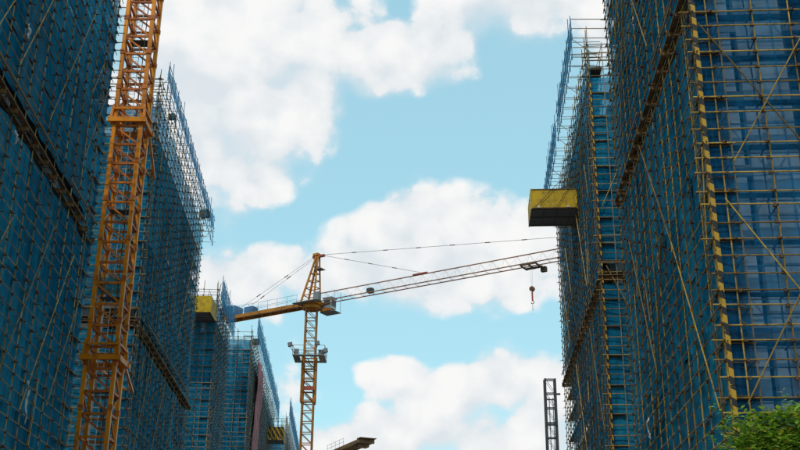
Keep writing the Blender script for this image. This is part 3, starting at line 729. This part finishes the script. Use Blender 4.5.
# --- hoist mast beyond the right block
CX, CY = 15.5, 108.3
t = thing('hoist_mast', (CX, CY, 0), 'dark ladder-like hoist mast standing free beside the right scaffold', 'hoist mast')
mb = MB(); mb.lo_hi((CX - 1.2, CY - 1.2, 0), (CX + 1.2, CY + 1.2, .5)); mb.build('foundation_block', M['conc'], t)
lattice(t, (CX, CY), 1.02, .7, .5, 27.6, 1.5, .19, .1, .04, M['dark'])
for k in range(0, 6):
    z = 27.6 - 2.2 - k * 2.6
    bar('heavy_cross_bar', (CX - .56, CY - .43, z), (CX + .56, CY - .43, z), .16, .1, M['dark'], t)
for dx in (-.18, .2): pole('guide_rail', (CX + dx, CY - .42, .5), (CX + dx, CY - .42, 25.6), .04, M['dark'], t)
bar('tie_bracket', (CX + .5, CY - .3, 26.0), (CX + 1.0, CY - .3, 26.0), .08, .2, M['dark'], t)

# --- flat-top crane whose counter-jib end shows at the bottom of the picture
a2 = math.radians(24); d2 = Vector((math.sin(a2), -math.cos(a2))); n2 = Vector((-d2.y, d2.x))
EX, EY, EZ = -4.6, 148.0, 27.85
t = thing('flat_top_crane', (EX - d2.x * 14, EY - d2.y * 14, 0), 'rust brown end of a crane counter-jib peeking up at the bottom edge', 'tower crane')
K = lambda a, b, z: Vector((EX + d2.x * a + n2.x * b, EY + d2.y * a + n2.y * b, z))
def bk(name, a0, a1, b0, b1, z0, z1, m):
    mb = MB(); mb.box(K((a0 + a1) / 2, (b0 + b1) / 2, (z0 + z1) / 2), V3(d2 * ((a1 - a0) / 2), 0), V3(n2 * ((b1 - b0) / 2), 0), (0, 0, (z1 - z0) / 2)); return mb.build(name, m, t)
lattice(t, (EX - d2.x * 14, EY - d2.y * 14), 1.6, 1.6, 0, 26.8, 1.35, .2, .1, .08, M['yellow'])
bk('slewing_unit', -15.2, -12.8, -1.1, 1.1, 26.8, 28.2, M['yellow'])
for b in (-.95, .95): bk('counter_jib_girder', -13, .3, b - .12, b + .12, EZ + .05, EZ + .55, M['tan'])
bk('counter_jib_deck', -12.7, .2, -.82, .82, EZ + .1, EZ + .16, M['timber'])
for k in range(3): bk('counterweight', -.9 + k * .42 - .5, -.52 + k * .42 - .5, -.8, .8, EZ - .35, EZ + .6, M['tan'])
bk('end_beam', .31, .6, -1.25, 1.25, EZ + .05, EZ + .66, M['tan']); bk('end_walkway', .61, 1.5, -1.2, 1.2, EZ + .55, EZ + .63, M['timber'])
for b in (-1.15, 1.15):
    for k in range(5): pole('handrail_post', K(-5 - k * 1.6, b, EZ + .5), K(-5 - k * 1.6, b, EZ + 1.5), .02, M['grey'], t)
    for z in (1.0, 1.5): pole('handrail', K(-4.8, b, EZ + z), K(-11.6, b, EZ + z), .02, M['grey'], t)
for b in (-.6, .6): bar('jib_chord', K(-15, b, 28.3), K(-46, b, 28.3), .14, .14, M['yellow'], t)

# ------------------------------------------------------------------ small things hung on the scaffolds
def rag(pts, wid, label):
    """a torn strip of plastic sheet caught on the poles"""
    mb = MB(); r = random.Random(len(label)); P_ = []
    for a, b in zip(pts[:-1], pts[1:]):
        for k in range(4): P_.append(Vector(a).lerp(Vector(b), k / 4))
    P_.append(Vector(pts[-1])); nP = len(P_)
    for i, p in enumerate(P_):
        w_ = wid * (.35 + .9 * math.sin(math.pi * (i + .6) / (nP + .2))) * r.uniform(.55, 1.3)
        for k in range(5):
            f_ = k / 4 - .5; mb.v.append((p.x + r.uniform(-.05, .07) + f_ * w_ * .35, p.y + f_ * w_ * 1.6, p.z + r.uniform(-.07, .07)))
    for i in range(nP - 1):
        for k in range(4): a = i * 5 + k; mb.f.append((a, a + 1, a + 6, a + 5))
    o = mb.build('torn_sheet', M['rag'], None, smooth=True)
    sm = o.modifiers.new('solid', 'SOLIDIFY'); sm.thickness = .008
    return tag(o, label, 'plastic sheet', 'torn white sheets caught on scaffolds')
def onL(Y, z, d=.22): return (-14 + ML * Y + d, Y, z)
def onR(Y, z, d=.22): return (8.396 + MR * Y - d, Y, z)
rag([onL(39.0, 26.0), onL(39.1, 25.75, .3), onL(39.1, 25.4), onL(39.2, 25.3)], .08, 'crumpled white sheet high on the nearest left scaffold above the joist band')
rag([onL(39.5, 21.2), onL(39.6, 20.9, .3), onL(39.6, 20.7)], .09, 'white scrap just below the joist band at the left edge')
rag([onL(45.8, 12.3), onL(45.9, 11.9, .3), onL(46.0, 11.4), onL(46.1, 10.9, .3), onL(46.3, 10.5)], .06, 'long grey-white strip dangling low on the nearest left scaffold')
rag([onR(44.2, 29.9), onR(44.3, 29.6, .3), onR(44.4, 29.4)], .07, 'small white scrap high on the nearest right scaffold')
rag([onR(48.7, 11.5), onR(48.7, 11.2, .3), onR(48.7, 10.8), onR(48.6, 10.6)], .06, 'white strip hanging low on the nearest right scaffold')
rag([onL(77, 29.0), onL(77.1, 28.7, .3), onL(77.2, 28.6)], .1, 'white scrap on the second left scaffold right of the orange mast')
def lampbox(p, s, label):
    t = thing('work_lamp', p, label, 'work lamp', 'dark work lamps on the scaffold tops'); p = Vector(p)
    mb = MB(); mb.box(p + Vector((0, 0, s * .6)), (s * .55, 0, .04), (0, s * .3, 0), (-.04, 0, s * .5)); hs = mb.build('housing', M['dark'], t)
    mb = MB(); mb.box(p + Vector((0, -s * .32, s * .6)), (s * .45, 0, .03), (0, .01, 0), (-.03, 0, s * .4)); mb.build('lens', M['glass'], hs)
    bar('bracket', p + Vector((-s * .6, 0, -.3)), p + Vector((-s * .6, 0, s)), .05, .05, M['dark'], t); bar('bracket', p + Vector((s * .6, 0, -.3)), p + Vector((s * .6, 0, s)), .05, .05, M['dark'], t)
q = ptL(94.0); lampbox((q[0] + .25, q[1], 39.3), .75, 'dark work lamp at the far end of the second left scaffold roof')
q = ptL(73.2); lampbox((q[0] + .2, q[1], 39.0), .45, 'small dark work lamp near the orange mast above the netting')
q = ptL4(142); lampbox((q[0] + .2, q[1], 40.0), .8, 'dark work lamp on the fourth left scaffold roof above the pink sheet')
# pink sheet down the fourth block
q = Vector(ptL4(146)); mb = MB(); nu, nv = 6, 24
for j in range(nv + 1):
    for i in range(nu + 1):
        s = i / nu * 9; z = 12 + (39.3 - 12) * j / nv
        pnt = q + Vector(eL) * (s - 1.2 * (1 - j / nv)) + Vector(oL) * (.35 + .16 * math.sin(i * 2.1 + j * .35) + .05 * math.sin(j * 1.3))
        mb.v.append((pnt.x, pnt.y, z))
for j in range(nv):
    for i in range(nu): a = j * (nu + 1) + i; mb.f.append((a, a + 1, a + nu + 2, a + nu + 1))
o = mb.build('hanging_sheet', M['net_pink'], None, smooth=True); o.modifiers.new('solid', 'SOLIDIFY').thickness = .01
tag(o, 'faded pink sheet hanging down the fourth left scaffold', 'sheet')

# ------------------------------------------------------------------ leafy tree at the lower right
TX, TY = 5.42, 13.2
t = thing('broadleaf_tree', (TX, TY, 0), 'small yellow-green leafy tree at the bottom right corner', 'tree')
lr = random.Random(11)
def limb(mb, p, q, r0, r1, n=7):
    f, L = frame(Vector(p), Vector(q)); k = len(mb.v)
    for z, r in ((0, r0), (L, r1)):
        for i in range(n): a = 2 * math.pi * i / n; mb.v.append(tuple(f @ Vector((r * math.cos(a), r * math.sin(a), z))))
    for i in range(n): j = (i + 1) % n; mb.f.append((k + i, k + j, k + n + j, k + n + i))
    mb.f.append(tuple(k + n + i for i in range(n)))
tr = MB(); limb(tr, (TX, TY, 0), (TX + .06, TY, 1.0), .12, .1); limb(tr, (TX + .06, TY, 1.0), (TX, TY + .05, 2.9), .1, .07)
tips = []
for i in range(26):
    a = i * 2.4; p0 = Vector((TX, TY + .05, 2.2 + .65 * (i / 26)))
    p1 = p0 + Vector((math.cos(a) * lr.uniform(.5, .8), math.sin(a) * lr.uniform(.5, .8), lr.uniform(.4, .9)))
    limb(tr, p0, p1, .045, .025, 5)
    for k in range(5):
        p2 = p1 + Vector((lr.uniform(-.55, .55) + math.cos(a) * .35, lr.uniform(-.55, .55) + math.sin(a) * .35, lr.uniform(.1, .85)))
        limb(tr, p1, p2, .02, .008, 4); tips.append((p1, p2))
tr.build('trunk', M['bark'], t)
lv = MB()
def leaf(c, d, s):
    d = d.normalized(); side = d.cross(Vector((lr.uniform(-.4, .4), lr.uniform(-.4, .4), 1))).normalized(); up = side.cross(d)
    k = len(lv.v)
    for (a, b, h) in ((0, 0, 0), (.45, -.26, .06), (.45, .26, .06), (1, 0, -.08), (.45, 0, 0)):
        lv.v.append(tuple(c + d * (a * s) + side * (b * s) + up * (h * s)))
    lv.f += [(k, k + 1, k + 4), (k, k + 4, k + 2), (k + 1, k + 3, k + 4), (k + 4, k + 3, k + 2)]
for p1, p2 in tips:
    for k in range(22):
        c0 = p1.lerp(p2, lr.uniform(.35, 1.05)) + Vector((lr.gauss(0, .13), lr.gauss(0, .13), lr.gauss(0, .1)))
        tw = Vector((lr.uniform(-1, 1), lr.uniform(-1, 1), lr.uniform(-.2, 1))).normalized()
        for j in range(9):     # a twig with paired leaflets
            c = c0 + tw * (j * .028); sd = tw.cross(Vector((lr.uniform(-.2, .2), lr.uniform(-.2, .2), 1))).normalized()
            leaf(c, sd * (1 if j % 2 else -1) + tw * .5 + Vector((0, 0, lr.uniform(-.3, .2))), lr.uniform(.065, .12))
for k in range(2600):        # leafy sprays that close the crown
    a, b, rr_ = lr.uniform(0, 6.283), lr.uniform(-.6, 1.57), lr.uniform(.55, 1.0) ** .5
    bump = 1 + .1 * math.sin(3 * a + 1) * math.cos(2 * b) + .07 * math.sin(7 * a + 4 * b)
    c0 = Vector((TX + 1.5 * rr_ * bump * math.cos(a) * math.cos(b) ** .5 if b < 1.5 else TX, TY + 1.35 * rr_ * bump * math.sin(a) * max(0, math.cos(b)) ** .5, 3.45 + .82 * rr_ * bump * math.sin(b)))
    tw = (c0 - Vector((TX, TY, 3.1))).normalized() + Vector((lr.uniform(-.7, .7), lr.uniform(-.7, .7), lr.uniform(-.3, .6))); tw.normalize()
    for j in range(7):
        c = c0 + tw * (j * .026); sd = tw.cross(Vector((lr.uniform(-.3, .3), lr.uniform(-.3, .3), 1))).normalized()
        leaf(c, sd * (1 if j % 2 else -1) + tw * .6 + Vector((0, 0, lr.uniform(-.4, .2))), lr.choice((.045, .06, .08, .12)) * lr.uniform(.8, 1.15))
for (dx, dz, n_) in ((-.95, .35, 9), (-.72, .55, 12), (-.42, .62, 10), (-1.3, .1, 8), (.1, .66, 12), (.5, .6, 10), (-.1, .5, 9)):    # young shoots above the crown
    b0 = Vector((TX + dx, TY - .45 + lr.uniform(-.2, .2), 3.5 + dz * .6)); tw = Vector((lr.uniform(-.3, .3), lr.uniform(-.3, .1), 1)).normalized()
    for j in range(n_ * 2):
        c = b0 + tw * (j * .03); sd = Vector((math.cos(j * 2.4), math.sin(j * 2.4), .25))
        leaf(c, sd, lr.uniform(.07, .14) * (1.1 - .4 * j / (n_ * 2)))
cr = MB.build(lv, 'crown', M['leaf'], t); cr['kind'] = 'stuff'
